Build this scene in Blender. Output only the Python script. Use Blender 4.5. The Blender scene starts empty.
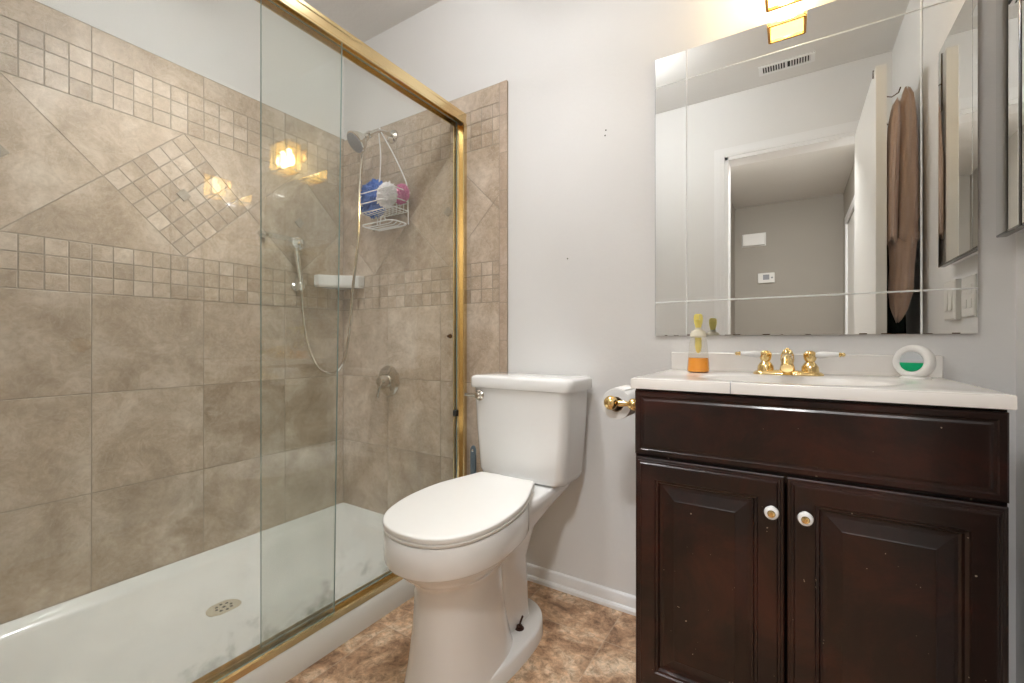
import bpy, bmesh, math, random
from mathutils import Vector, Matrix, noise
random.seed(7)
C = bpy.context.scene.collection
SC = bpy.context.scene
PI = math.pi

# ------------------------------------------------------------------ camera
YAW = math.radians(32.3)          # turned left of the back wall's normal
CAM = (0.0, 0.0, 0.915)
cd = bpy.data.cameras.new('camera'); cd.sensor_width = 36.0
cd.lens = 36.0 * 444.0 / 1024.0
cd.clip_start = 0.01
cam = bpy.data.objects.new('camera', cd); C.objects.link(cam)
cam.location = CAM
cam.rotation_euler = (PI / 2, 0, YAW)
SC.camera = cam

# ------------------------------------------------------------------ world, exposure
w = bpy.data.worlds.new('world'); SC.world = w; w.use_nodes = True
w.node_tree.nodes['Background'].inputs[0].default_value = (0.75, 0.85, 1.0, 1)
w.node_tree.nodes['Background'].inputs[1].default_value = 0.6
SC.view_settings.view_transform = 'Standard'
SC.view_settings.look = 'None'
SC.view_settings.gamma = 1.0
SC.view_settings.use_curve_mapping = False
SC.view_settings.exposure = 0.52
SC.cycles.max_bounces = 12
SC.cycles.transparent_max_bounces = 24
SC.cycles.glossy_bounces = 8
SC.cycles.diffuse_bounces = 6
SC.cycles.sample_clamp_indirect = 6.0
SC.cycles.caustics_reflective = False
SC.cycles.caustics_refractive = False

BULB_S, PANEL_S = 62.0, 9.0       # sconce bulb and lit glass
GLOBE_FILL_S, HALL_FILL_S, SHOWER_FILL_S, CAN_FILL_S = 40.0, 104.0, 330.0, 165.0         # added fill: bathroom globe, hall dome, two cylinders

# ------------------------------------------------------------------ main measures (metres)
D = 1.49       # back wall
XL = -1.97     # tiled long wall of the shower
XR = 0.436     # right wall
YN = -0.03     # near wall
H = 2.42       # ceiling

# ------------------------------------------------------------------ materials
def mat(name, col=(.8, .8, .8), rough=.5, metal=0.0, coat=0.0, spec=.5, trans=0.0, ior=1.45):
    m = bpy.data.materials.new(name); m.use_nodes = True
    b = m.node_tree.nodes['Principled BSDF']
    b.inputs['Base Color'].default_value = (*col, 1)
    b.inputs['Roughness'].default_value = rough
    b.inputs['Metallic'].default_value = metal
    b.inputs['Coat Weight'].default_value = coat
    b.inputs['Coat Roughness'].default_value = .08
    b.inputs['Specular IOR Level'].default_value = spec
    b.inputs['Transmission Weight'].default_value = trans
    b.inputs['IOR'].default_value = ior
    return m

def nt(m):
    t = m.node_tree
    return t, t.nodes['Principled BSDF'], t.nodes.new, t.links.new

def coords(m):
    t, b, new, link = nt(m)
    return new('ShaderNodeTexCoord').outputs['Object']

def noise_tex(m, vec, scale, detail=4, rough=.55, dist=0.0):
    t, b, new, link = nt(m)
    n = new('ShaderNodeTexNoise'); n.inputs['Scale'].default_value = scale
    n.inputs['Detail'].default_value = detail; n.inputs['Roughness'].default_value = rough
    n.inputs['Distortion'].default_value = dist
    link(vec, n.inputs['Vector'])
    return n.outputs['Fac']

def ramp(m, fac, stops):
    t, b, new, link = nt(m)
    r = new('ShaderNodeValToRGB')
    while len(r.color_ramp.elements) < len(stops): r.color_ramp.elements.new(.5)
    for e, (p, c) in zip(r.color_ramp.elements, stops):
        e.position = p; e.color = (*c, 1) if len(c) == 3 else c
    link(fac, r.inputs[0])
    return r.outputs[0]

def mix(m, fac, a, b_, mode='MIX'):
    t, b, new, link = nt(m)
    x = new('ShaderNodeMix'); x.data_type = 'RGBA'; x.blend_type = mode
    for sock, v in ((x.inputs[0], fac), (x.inputs[6], a), (x.inputs[7], b_)):
        if hasattr(v, 'default_value') or hasattr(v, 'links'): link(v, sock)
        elif isinstance(v, (int, float)): sock.default_value = v
        else: sock.default_value = (*v, 1)
    return x.outputs[2]

def bump(m, h, strength, dist=.002):
    t, b, new, link = nt(m)
    n = new('ShaderNodeBump'); n.inputs['Strength'].default_value = strength
    n.inputs['Distance'].default_value = dist
    link(h, n.inputs['Height']); link(n.outputs[0], b.inputs['Normal'])

def paint(name, col, bs=.35, scale=85, rough=.55):
    m = mat(name, col, rough, spec=.35)
    t, b, new, link = nt(m)
    v = coords(m)
    c = ramp(m, noise_tex(m, v, 2.2, 3), [(.3, tuple(x * .965 for x in col)), (.7, col)])
    link(c, b.inputs['Base Color'])
    bump(m, noise_tex(m, v, scale, 3, .6), bs, .003)
    return m

M = {}
M['wall'] = paint('wall_paint', (.80, .795, .785), .16, 70)
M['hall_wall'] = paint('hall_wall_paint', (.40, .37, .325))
M['ceiling'] = paint('ceiling_paint', (.78, .77, .75), .3, 60)
M['white'] = mat('white_gloss_paint', (.84, .84, .84), .28)
M['door'] = mat('door_paint', (.84, .83, .80), .35)
M['plastic'] = mat('white_plastic', (.82, .81, .78), .3)
M['porcelain'] = mat('porcelain', (.83, .83, .82), .12, coat=.6)
M['acrylic'] = mat('shower_pan_acrylic', (.78, .80, .77), .3, coat=.2)
M['gold'] = mat('polished_brass', (.84, .63, .30), .12, 1.0)
M['chrome'] = mat('chrome', (.78, .78, .78), .1, 1.0)
M['dark_chrome'] = mat('dark_chrome', (.16, .16, .17), .15, 1.0)
M['nickel'] = mat('brushed_nickel', (.66, .62, .56), .14, 1.0)
M['grey_plastic'] = mat('grey_plastic', (.28, .29, .32), .35)
M['bronze'] = mat('dark_bronze', (.12, .07, .035), .3, 1.0)
M['rust'] = mat('rusted_steel', (.06, .025, .015), .7, .3)
M['rubber'] = mat('dark_rubber', (.02, .02, .02), .6)
M['paper'] = mat('toilet_paper', (.85, .84, .82), .95)
M['cardboard'] = mat('cardboard', (.35, .24, .15), .9)
M['blue_brush'] = mat('slate_blue_plastic', (.11, .15, .18), .35)
M['dark_gap'] = mat('dark_recess', (.03, .03, .03), .8)
M['wire'] = mat('white_coated_wire', (.85, .85, .85), .3)
M['drain'] = mat('stained_drain_plastic', (.52, .47, .36), .45)
M['yellow'] = mat('yellow_plastic', (.90, .78, .22), .3)
M['frost'] = mat('frosted_plastic', (.78, .74, .60), .4)
M['orange'] = mat('orange_soap', (.95, .36, .02), .15)
M['green'] = mat('green_gel', (.0, .33, .13), .12)
M['grey_disc'] = mat('grey_window', (.50, .52, .54), .15)
M['linen_dark'] = paint('dark_green_cloth', (.012, .022, .02), .6, 200, .95)

m = mat('brass_extrusion', (.86, .69, .40), .2, 1.0); M['brass'] = m
m = mat('mirror_silver', (.90, .91, .90), .0, 1.0); M['mirror'] = m
M['groove'] = mat('mirror_bevel_cut', (.86, .88, .88), .35)

# travertine-look tile: every tile has its own tone stored in the mesh
def tile_mat(name, base, vein, dark):
    m = mat(name, base, .32, spec=.45)
    t, b, new, link = nt(m)
    v = coords(m)
    at = new('ShaderNodeAttribute'); at.attribute_name = 'tone'
    add = new('ShaderNodeVectorMath'); add.operation = 'MULTIPLY_ADD'
    add.inputs[1].default_value = (9, 7, 5); link(at.outputs['Color'], add.inputs[0]); link(v, add.inputs[2])
    vec = add.outputs[0]
    c = ramp(m, noise_tex(m, vec, 5.5, 6, .62, .6), [(.28, dark), (.5, base), (.74, vein)])
    fine = ramp(m, noise_tex(m, vec, 26, 6, .7, 1.6), [(.42, (.80, .78, .75)), (.56, (1, 1, 1)), (.66, (1.10, 1.10, 1.10))])
    c = mix(m, .6, c, fine, 'MULTIPLY')
    ve = ramp(m, noise_tex(m, vec, 9, 8, .72, 3.0), [(.485, (0, 0, 0)), (.5, (1, 1, 1)), (.515, (0, 0, 0))])
    mul = new('ShaderNodeMath'); mul.operation = 'MULTIPLY'; mul.inputs[1].default_value = .45; link(ve, mul.inputs[0])
    c = mix(m, mul.outputs[0], c, vein)
    sep = new('ShaderNodeSeparateColor'); link(at.outputs['Color'], sep.inputs[0])
    tone = ramp(m, sep.outputs[0], [(0, (.93, .925, .92)), (1, (1.05, 1.05, 1.05))])
    c = mix(m, 1.0, c, tone, 'MULTIPLY')
    link(c, b.inputs['Base Color'])
    bump(m, noise_tex(m, vec, 30, 5, .7), .25, .002)
    return m
M['tile'] = tile_mat('travertine_tile', (.525, .425, .325), (.74, .65, .55), (.39, .30, .215))
M['tile_trim'] = tile_mat('tile_edge_trim', (.50, .39, .30), (.60, .50, .42), (.42, .32, .24))
M['accent'] = tile_mat('accent_tile', (.42, .37, .30), (.50, .45, .38), (.32, .28, .22))
M['grout'] = paint('grout', (.36, .31, .245), .4, 200, .9)

# floor: slate-look vinyl with pale joints
m = mat('slate_look_floor', (.3, .2, .14), .42); M['floor'] = m
t, b, new, link = nt(m)
v = coords(m)
sep = new('ShaderNodeSeparateXYZ'); link(v, sep.inputs[0])
def joint(axis, off, pitch, wd):
    a = new('ShaderNodeMath'); a.operation = 'SUBTRACT'; link(sep.outputs[axis], a.inputs[0]); a.inputs[1].default_value = off
    p = new('ShaderNodeMath'); p.operation = 'PINGPONG'; link(a.outputs[0], p.inputs[0]); p.inputs[1].default_value = pitch / 2
    n = noise_tex(m, v, 40, 4)
    ad = new('ShaderNodeMath'); ad.operation = 'MULTIPLY_ADD'; link(n, ad.inputs[0]); ad.inputs[1].default_value = wd * 1.6; link(p.outputs[0], ad.inputs[2])
    l = new('ShaderNodeMath'); l.operation = 'LESS_THAN'; link(ad.outputs[0], l.inputs[0]); l.inputs[1].default_value = wd * 1.35
    return l.outputs[0]
jx = joint(0, -.487, .305, .0035); jy = joint(1, 1.297, .305, .0035)
mx = new('ShaderNodeMath'); mx.operation = 'MAXIMUM'; link(jx, mx.inputs[0]); link(jy, mx.inputs[1])
sn = new('ShaderNodeVectorMath'); sn.operation = 'SUBTRACT'; link(v, sn.inputs[0]); sn.inputs[1].default_value = (-.487, 1.297, 0)
sn2 = new('ShaderNodeVectorMath'); sn2.operation = 'DIVIDE'; link(sn.outputs[0], sn2.inputs[0]); sn2.inputs[1].default_value = (.305, .305, 1)
fl = new('ShaderNodeVectorMath'); fl.operation = 'FLOOR'; link(sn2.outputs[0], fl.inputs[0])
wn = new('ShaderNodeTexWhiteNoise'); link(fl.outputs[0], wn.inputs['Vector'])
ofs = new('ShaderNodeVectorMath'); ofs.operation = 'MULTIPLY_ADD'; link(wn.outputs['Color'], ofs.inputs[0]); ofs.inputs[1].default_value = (5, 5, 5); link(v, ofs.inputs[2])
c1 = ramp(m, noise_tex(m, ofs.outputs[0], 7.5, 8, .68, .8),
          [(.34, (.19, .105, .06)), (.44, (.36, .215, .125)), (.53, (.52, .345, .215)), (.64, (.68, .54, .39))])
c2 = ramp(m, noise_tex(m, ofs.outputs[0], 45, 8, .75, .6), [(.38, (.50, .46, .42)), (.50, (1, 1, 1)), (.64, (1.45, 1.42, 1.38))])
c3 = mix(m, .85, c1, c2, 'MULTIPLY')
hf = new('ShaderNodeMath'); hf.operation = 'MULTIPLY'; link(mx.outputs[0], hf.inputs[0]); hf.inputs[1].default_value = .45
c4 = mix(m, hf.outputs[0], c3, (.52, .41, .30))
link(c4, b.inputs['Base Color'])
bump(m, noise_tex(m, ofs.outputs[0], 30, 8, .7), .35, .003)

# dark cherry cabinet wood
m = mat('dark_cherry_wood', (.03, .008, .005), .34, coat=.22); M['wood'] = m
t, b, new, link = nt(m)
v = coords(m)
mp = new('ShaderNodeMapping'); mp.inputs['Scale'].default_value = (1, 1, .25); link(v, mp.inputs[0])
g = noise_tex(m, mp.outputs[0], 28, 6, .65, .5)
c = ramp(m, g, [(.3, (.006, .0022, .0016)), (.55, (.011, .0036, .0024)), (.75, (.021, .0062, .0038))])
wv = ramp(m, noise_tex(m, v, 5, 5, .7, .6), [(.46, (0, 0, 0)), (.75, (1, 1, 1))])
c = mix(m, wv, c, (.050, .0105, .0055))
fl_ = ramp(m, noise_tex(m, v, 95, 2, .5), [(.755, (0, 0, 0)), (.775, (1, 1, 1))])
c = mix(m, fl_, c, (.42, .34, .26))
link(c, b.inputs['Base Color'])
bump(m, g, .12, .001)

# cultured marble
m = mat('cultured_marble', (.80, .77, .73), .2, coat=.4); M['marble'] = m
t, b, new, link = nt(m)
link(ramp(m, noise_tex(m, coords(m), 4, 4, .5, 1.0), [(.35, (.78, .745, .70)), (.65, (.83, .81, .78))]), b.inputs['Base Color'])

# towel
m = mat('brown_terry', (.47, .335, .265), .95); M['towel'] = m
m.node_tree.nodes['Principled BSDF'].inputs['Sheen Weight'].default_value = .4
bump(m, noise_tex(m, coords(m), 260, 3, .7), .9, .004)
for k, col in (('puff_blue', (.03, .13, .50)), ('puff_white', (.92, .90, .92)), ('puff_pink', (.70, .16, .38))):
    m = mat(k, col, .8); M[k] = m
    bump(m, noise_tex(m, coords(m), 150, 4, .7), .9, .006)

def thin_glass(name, tint, haze, haze_col, fres=1.5, rough=0.0, scum=False):
    m = bpy.data.materials.new(name); m.use_nodes = True
    t = m.node_tree; t.nodes.clear()
    out = t.nodes.new('ShaderNodeOutputMaterial')
    tr = t.nodes.new('ShaderNodeBsdfTransparent'); tr.inputs[0].default_value = (*tint, 1)
    gl = t.nodes.new('ShaderNodeBsdfGlossy'); gl.inputs['Roughness'].default_value = rough
    df = t.nodes.new('ShaderNodeBsdfDiffuse'); df.inputs[0].default_value = (*haze_col, 1)
    fr = t.nodes.new('ShaderNodeFresnel')
    ge = t.nodes.new('ShaderNodeNewGeometry'); io = t.nodes.new('ShaderNodeMapRange')
    io.inputs[3].default_value = fres; io.inputs[4].default_value = 1 / fres
    t.links.new(ge.outputs['Backfacing'], io.inputs[0]); t.links.new(io.outputs[0], fr.inputs[0])
    a = t.nodes.new('ShaderNodeMixShader'); a.inputs[0].default_value = haze
    t.links.new(tr.outputs[0], a.inputs[1]); t.links.new(df.outputs[0], a.inputs[2])
    if scum:
        tc = t.nodes.new('ShaderNodeTexCoord'); sp = t.nodes.new('ShaderNodeSeparateXYZ'); t.links.new(tc.outputs['Object'], sp.inputs[0])
        ad = t.nodes.new('ShaderNodeMath'); ad.operation = 'MULTIPLY_ADD'
        n = t.nodes.new('ShaderNodeTexNoise'); n.inputs['Scale'].default_value = 9; n.inputs['Detail'].default_value = 6
        t.links.new(tc.outputs['Object'], n.inputs['Vector'])
        t.links.new(n.outputs['Fac'], ad.inputs[0]); ad.inputs[1].default_value = -.5; t.links.new(sp.outputs[2], ad.inputs[2])
        r = t.nodes.new('ShaderNodeMapRange'); r.inputs[1].default_value = -.1; r.inputs[2].default_value = .35
        r.inputs[3].default_value = haze + .10; r.inputs[4].default_value = haze
        t.links.new(ad.outputs[0], r.inputs[0]); t.links.new(r.outputs[0], a.inputs[0])
    body = a.outputs[0]
    if scum:
        n2 = t.nodes.new('ShaderNodeTexNoise'); n2.inputs['Scale'].default_value = 14; n2.inputs['Detail'].default_value = 7; n2.inputs['Roughness'].default_value = .7
        t.links.new(tc.outputs['Object'], n2.inputs['Vector'])
        z2 = t.nodes.new('ShaderNodeMapRange'); z2.inputs[1].default_value = .03; z2.inputs[2].default_value = .20; z2.inputs[3].default_value = .10; z2.inputs[4].default_value = -.16
        t.links.new(sp.outputs[2], z2.inputs[0])
        s2 = t.nodes.new('ShaderNodeMath'); s2.operation = 'ADD'; t.links.new(n2.outputs['Fac'], s2.inputs[0]); t.links.new(z2.outputs[0], s2.inputs[1])
        m2 = t.nodes.new('ShaderNodeMapRange'); m2.inputs[1].default_value = .56; m2.inputs[2].default_value = .72; m2.inputs[3].default_value = 0; m2.inputs[4].default_value = .17
        t.links.new(s2.outputs[0], m2.inputs[0])
        d2 = t.nodes.new('ShaderNodeBsdfDiffuse'); d2.inputs[0].default_value = (.10, .14, .09, 1)
        b2 = t.nodes.new('ShaderNodeMixShader'); t.links.new(m2.outputs[0], b2.inputs[0]); t.links.new(a.outputs[0], b2.inputs[1]); t.links.new(d2.outputs[0], b2.inputs[2])
        body = b2.outputs[0]
    c = t.nodes.new('ShaderNodeMixShader')
    t.links.new(fr.outputs[0], c.inputs[0]); t.links.new(body, c.inputs[1]); t.links.new(gl.outputs[0], c.inputs[2])
    t.links.new(c.outputs[0], out.inputs[0])
    return m
M['pane'] = thin_glass('shower_glass', (.982, .992, .980), .018, (.66, .74, .70), 1.5, 0, True)
M['pane_edge'] = mat('glass_edge', (.30, .42, .40), .15)
M['clear'] = thin_glass('clear_plastic', (.96, .95, .92), .05, (.8, .8, .75), 1.4)
M['acryl_bar'] = thin_glass('clear_acrylic', (.95, .96, .95), .06, (.8, .82, .8), 1.5, .05)

def emit(name, col, s):
    m = bpy.data.materials.new(name); m.use_nodes = True
    b = m.node_tree.nodes['Principled BSDF']
    b.inputs['Base Color'].default_value = (.8, .8, .8, 1)
    b.inputs['Emission Color'].default_value = (*col, 1); b.inputs['Emission Strength'].default_value = s
    return m
M['bulb'] = emit('glowing_bulb', (1, .86, .66), BULB_S)
M['dome'] = emit('fill_globe_glow', (.98, .99, 1.0), GLOBE_FILL_S)  # from here on, glow of the added ceiling fill lights
M['downlight'] = emit('fill_shower_glow', (.99, .99, 1.0), SHOWER_FILL_S)
M['can_fill'] = emit('fill_can_glow', (.99, .99, 1.0), CAN_FILL_S)
M['hall_fill'] = emit('fill_hall_glow', (.99, .99, .99), HALL_FILL_S)
m = bpy.data.materials.new('amber_lit_glass'); m.use_nodes = True; M['amber'] = m
t = m.node_tree; t.nodes.clear()
out = t.nodes.new('ShaderNodeOutputMaterial'); tr = t.nodes.new('ShaderNodeBsdfTransparent'); tr.inputs[0].default_value = (1, .93, .78, 1)
em = t.nodes.new('ShaderNodeEmission'); em.inputs[0].default_value = (1, .60, .13, 1); em.inputs[1].default_value = PANEL_S
mx_ = t.nodes.new('ShaderNodeMixShader'); mx_.inputs[0].default_value = .35
t.links.new(tr.outputs[0], mx_.inputs[1]); t.links.new(em.outputs[0], mx_.inputs[2]); t.links.new(mx_.outputs[0], out.inputs[0])

# ------------------------------------------------------------------ helpers
def obj(name, bm, material, parent=None, smooth=False, bevel=0.0, seg=2, keep=False, angle=35):
    """Link bm as ONE mesh. Vertices are authored in world space; under a parent thing they are shifted to its base."""
    bmesh.ops.recalc_face_normals(bm, faces=bm.faces)
    if parent is not None and not keep:
        root = parent
        while root.parent: root = root.parent
        off = Vector(root.location)
        if off.length: bmesh.ops.translate(bm, verts=bm.verts, vec=-off)
    me = bpy.data.meshes.new(name); bm.to_mesh(me); bm.free()
    o = bpy.data.objects.new(name, me); C.objects.link(o)
    mats = material if isinstance(material, (list, tuple)) else [material]
    for x in mats: me.materials.append(M[x])
    if parent is not None: o.parent = parent
    if bevel:
        bv = o.modifiers.new('bevel', 'BEVEL'); bv.width = bevel; bv.segments = seg; bv.limit_method = 'ANGLE'
        bv.angle_limit = math.radians(35)
    if smooth or bevel:
        for p in me.polygons: p.use_smooth = True
        try: me.set_sharp_from_angle(angle=math.radians(angle if not bevel else 60))
        except Exception: pass
    return o

def tag(o, label, cat, group=None):
    o['label'] = label; o['category'] = cat
    if group: o['group'] = group
    return o

def thing(name, label, cat, loc, group=None):
    o = bpy.data.objects.new(name, None); C.objects.link(o)
    o.location = loc; o.empty_display_size = .05
    return tag(o, label, cat, group)

def single(name, bm, material, label, cat, base, group=None, **kw):
    bmesh.ops.translate(bm, verts=bm.verts, vec=-Vector(base))
    o = obj(name, bm, material, None, **kw); o.location = base
    return tag(o, label, cat, group)

def struct(name, bm, material, parent=None, **kw):
    o = obj(name, bm, material, parent, **kw)
    if parent is None: o['kind'] = 'structure'
    return o

def box(bm, x0, x1, y0, y1, z0, z1, mi=0):
    vs = [bm.verts.new(p) for p in ((x0, y0, z0), (x1, y0, z0), (x1, y1, z0), (x0, y1, z0), (x0, y0, z1), (x1, y0, z1), (x1, y1, z1), (x0, y1, z1))]
    for f in ((0, 3, 2, 1), (4, 5, 6, 7), (0, 1, 5, 4), (1, 2, 6, 5), (2, 3, 7, 6), (3, 0, 4, 7)):
        bm.faces.new([vs[i] for i in f]).material_index = mi
    return vs
def B(*a):
    bm = bmesh.new(); box(bm, *a); return bm

def loft(bm, rings, cap0=True, cap1=True, closed=True, mi=0):
    R_ = [[bm.verts.new(p) for p in r] for r in rings]
    n = len(R_[0])
    for a, b_ in zip(R_[:-1], R_[1:]):
        for i in range(n if closed else n - 1):
            j = (i + 1) % n
            bm.faces.new((a[i], a[j], b_[j], b_[i])).material_index = mi
    if cap0: bm.faces.new(R_[0][::-1]).material_index = mi
    if cap1: bm.faces.new(R_[-1]).material_index = mi
    return R_

def frame_of(d):
    d = Vector(d).normalized()
    up = Vector((0, 0, 1)) if abs(d.z) < .95 else Vector((0, 1, 0))
    a = d.cross(up).normalized(); b_ = a.cross(d).normalized()
    return a, b_, d

def lathe(bm, origin, axis, prof, n=28, mi=0, cap0=True, cap1=True, sx=1.0, sy=1.0):
    """prof: (radius, distance along axis)"""
    a, b_, d = frame_of(axis); o = Vector(origin)
    rings = [[o + d * h + a * (r * sx * math.cos(2 * PI * i / n)) + b_ * (r * sy * math.sin(2 * PI * i / n)) for i in range(n)] for r, h in prof]
    return loft(bm, rings, cap0, cap1, True, mi)

def tube(bm, pts, r, n=10, mi=0, closed=False):
    pts = [Vector(p) for p in pts]
    rs = r if isinstance(r, (list, tuple)) else [r] * len(pts)
    a = None; rings = []
    m_ = len(pts)
    for i, p in enumerate(pts):
        if closed: d = (pts[(i + 1) % m_] - pts[i - 1]).normalized()
        else: d = (pts[min(i + 1, m_ - 1)] - pts[max(i - 1, 0)]).normalized()
        if a is None: a, b_, _ = frame_of(d)
        else:
            a = (a - d * a.dot(d)).normalized(); b_ = a.cross(d).normalized()
        rings.append([p + a * (rs[i] * math.cos(2 * PI * k / n)) + b_ * (rs[i] * math.sin(2 * PI * k / n)) for k in range(n)])
    if closed: rings.append(rings[0])
    return loft(bm, rings, not closed, not closed, True, mi)

def spline(pts, k=8):
    pts = [Vector(p) for p in pts]; P = [pts[0]] + pts + [pts[-1]]; out_ = []
    for i in range(1, len(P) - 2):
        p0, p1, p2, p3 = P[i - 1:i + 3]
        for s in range(k):
            t_ = s / k
            out_.append(.5 * ((2 * p1) + (p2 - p0) * t_ + (2 * p0 - 5 * p1 + 4 * p2 - p3) * t_ ** 2 + (3 * p1 - p0 - 3 * p2 + p3) * t_ ** 3))
    out_.append(pts[-1]); return out_

def sphere(bm, c, r, n=20, sc=(1, 1, 1), mi=0):
    ret = bmesh.ops.create_uvsphere(bm, u_segments=n, v_segments=n // 2 + 2, radius=r)
    for v_ in ret['verts']: v_.co = Vector((v_.co.x * sc[0], v_.co.y * sc[1], v_.co.z * sc[2])) + Vector(c)
    for f in {f for v_ in ret['verts'] for f in v_.link_faces}: f.material_index = mi

def rrect(cx, cy, hx, hy, r, z, n=6):
    """rounded rectangle ring in XY"""
    out_ = []
    for sx, sy, a0 in ((1, 1, 0), (-1, 1, 90), (-1, -1, 180), (1, -1, 270)):
        for k in range(n + 1):
            a = math.radians(a0 + 90 * k / n)
            out_.append((cx + sx * (hx - r) + r * math.cos(a), cy + sy * (hy - r) + r * math.sin(a), z))
    return out_

def egg(cx, yf, ym, yb, hw, z, pf=2.0, pb=2.0, n=56, skew=0.0):
    """closed outline, front towards -Y"""
    out_ = []
    for k in range(n):
        a = 2 * PI * k / n; c_, s_ = math.cos(a), math.sin(a)
        p = pb if s_ > 0 else pf
        x = hw * math.copysign(abs(c_) ** (2 / p), c_)
        y = (yb - ym) * abs(s_) ** (2 / p) if s_ > 0 else -(ym - yf) * abs(s_) ** (2 / p)
        out_.append((cx + x - skew * y, ym + y, z))
    return out_

# ------------------------------------------------------------------ structure
def quad(bm, pts): bm.faces.new([bm.verts.new(p) for p in pts])
bm = B(XL - .02, XR + .10, -2.70, D + .10, -.06, 0.0); struct('floor', bm, 'floor')
bm = B(XL - .12, XR + .10, -2.70, D + .10, H, H + .05); struct('ceiling', bm, 'ceiling')
wall_back = struct('wall_back', B(XL - .12, XR + .10, D, D + .10, 0, H), 'wall')
wall_left = struct('wall_left', B(XL - .12, XL - .01, YN - .12, D, 0, H), 'wall')
struct('wall_right', B(XR, XR + .10, -.13, D, 0, H), 'wall')
DX0, DX1, DH = -.35, .335, 2.035
bm = bmesh.new()
box(bm, XL - .01, DX0, -.13, YN, 0, H); box(bm, DX1, XR, -.13, YN, 0, H); box(bm, DX0, DX1, -.13, YN, DH, H)
wall_near = struct('wall_near', bm, 'wall')
# hall beyond the doorway
HX0 = -.555
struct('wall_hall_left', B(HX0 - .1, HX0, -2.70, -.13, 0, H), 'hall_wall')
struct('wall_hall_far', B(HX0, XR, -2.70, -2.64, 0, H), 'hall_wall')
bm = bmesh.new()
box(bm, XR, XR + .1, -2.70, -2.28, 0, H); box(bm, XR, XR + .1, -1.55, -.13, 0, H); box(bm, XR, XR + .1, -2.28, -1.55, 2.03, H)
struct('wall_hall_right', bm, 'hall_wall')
# door of the hall's right wall, closed
hd = struct('door_2', B(XR + .004, XR + .039, -2.275, -1.555, .01, 2.028), 'door', bevel=.002)
bm = bmesh.new()
for y0, y1 in ((-2.34, -2.27), (-1.56, -1.49)): box(bm, XR - .015, XR + .03, y0, y1, 0, 2.03)
box(bm, XR - .015, XR + .03, -2.34, -1.49, 2.03, 2.10)
struct('door_casing', bm, 'white', hd, bevel=.004)
bm = bmesh.new(); lathe(bm, (XR + .004, -1.64, .93), (-1, 0, 0), [(.028, 0), (.028, .006), (.011, .01), (.011, .03), (.026, .04), (.028, .052), (.018, .062)], 20)
struct('door_knob', bm, 'gold', hd, smooth=True)

# doorway casing (stepped profile) of the bathroom door, both faces, and jambs
def casing(bm, yface, sgn):
    prof = [(.060, 0), (.060, .009), (.048, .009), (.047, .013), (.024, .014), (.022, .018), (.004, .018), (0, .014), (0, 0)]
    loft(bm, [[(DX0 - o_, yface + sgn * h, 0) for o_, h in prof], [(DX0 - o_, yface + sgn * h, DH + o_) for o_, h in prof],
              [(DX1 + o_, yface + sgn * h, DH + o_) for o_, h in prof], [(DX1 + o_, yface + sgn * h, 0) for o_, h in prof]])
bm = bmesh.new(); casing(bm, YN, 1); casing(bm, -.13, -1)
box(bm, DX0 - .001, DX0 + .018, -.142, YN + .0155, 0, DH + .001); box(bm, DX1 - .018, DX1 + .001, -.142, YN + .012, 0, DH + .001); box(bm, DX0, DX1, -.142, YN + .0155, DH - .018, DH + .001)
struct('trim_1', bm, 'white')
door = struct('door_1', B(.279, .314, -.008, .70, .012, 2.012), 'door', bevel=.002)
bm = bmesh.new()
for sx, x in ((-1, .279), (1, .314)):
    lathe(bm, (x, .63, .90), (sx, 0, 0), [(.032, 0), (.032, .005), (.012, .008), (.012, .025), (.024, .032), (.027, .044), (.018, .052)], 20)
box(bm, .286, .307, .699, .7015, .87, .93)
struct('door_knob', bm, 'gold', door, smooth=True)
bm = bmesh.new()
for z in (.25, 1.05, 1.80): box(bm, .312, .322, -.026, .012, z, z + .09)
struct('door_hinge', bm, 'gold', door)

# baseboards: profile swept along the back wall, with a quarter round foot
def baseboard(name, p0, p1, nrm):
    prof = [(0, 0), (.020, 0), (.020, .012), (.016, .019), (.011, .022), (.011, .052), (.008, .060), (.004, .064), (0, .065)]
    prof = [(a, z * .86) for a, z in prof]
    bm = bmesh.new(); n = Vector(nrm)
    loft(bm, [[Vector(p) + n * a + Vector((0, 0, z)) for a, z in prof] for p in (p0, p1)])
    return struct(name, bm, 'white', smooth=True, angle=25)
baseboard('baseboard_back', (-.955, D, 0), (XR, D, 0), (0, -1, 0))
baseboard('baseboard_right', (XR, .0, 0), (XR, D - .021, 0), (-1, 0, 0))
baseboard('baseboard_hall', (HX0, -2.64, 0), (XR, -2.64, 0), (0, 1, 0))
baseboard('baseboard_hall_left', (HX0, -2.619, 0), (HX0, -.13, 0), (1, 0, 0))

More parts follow.
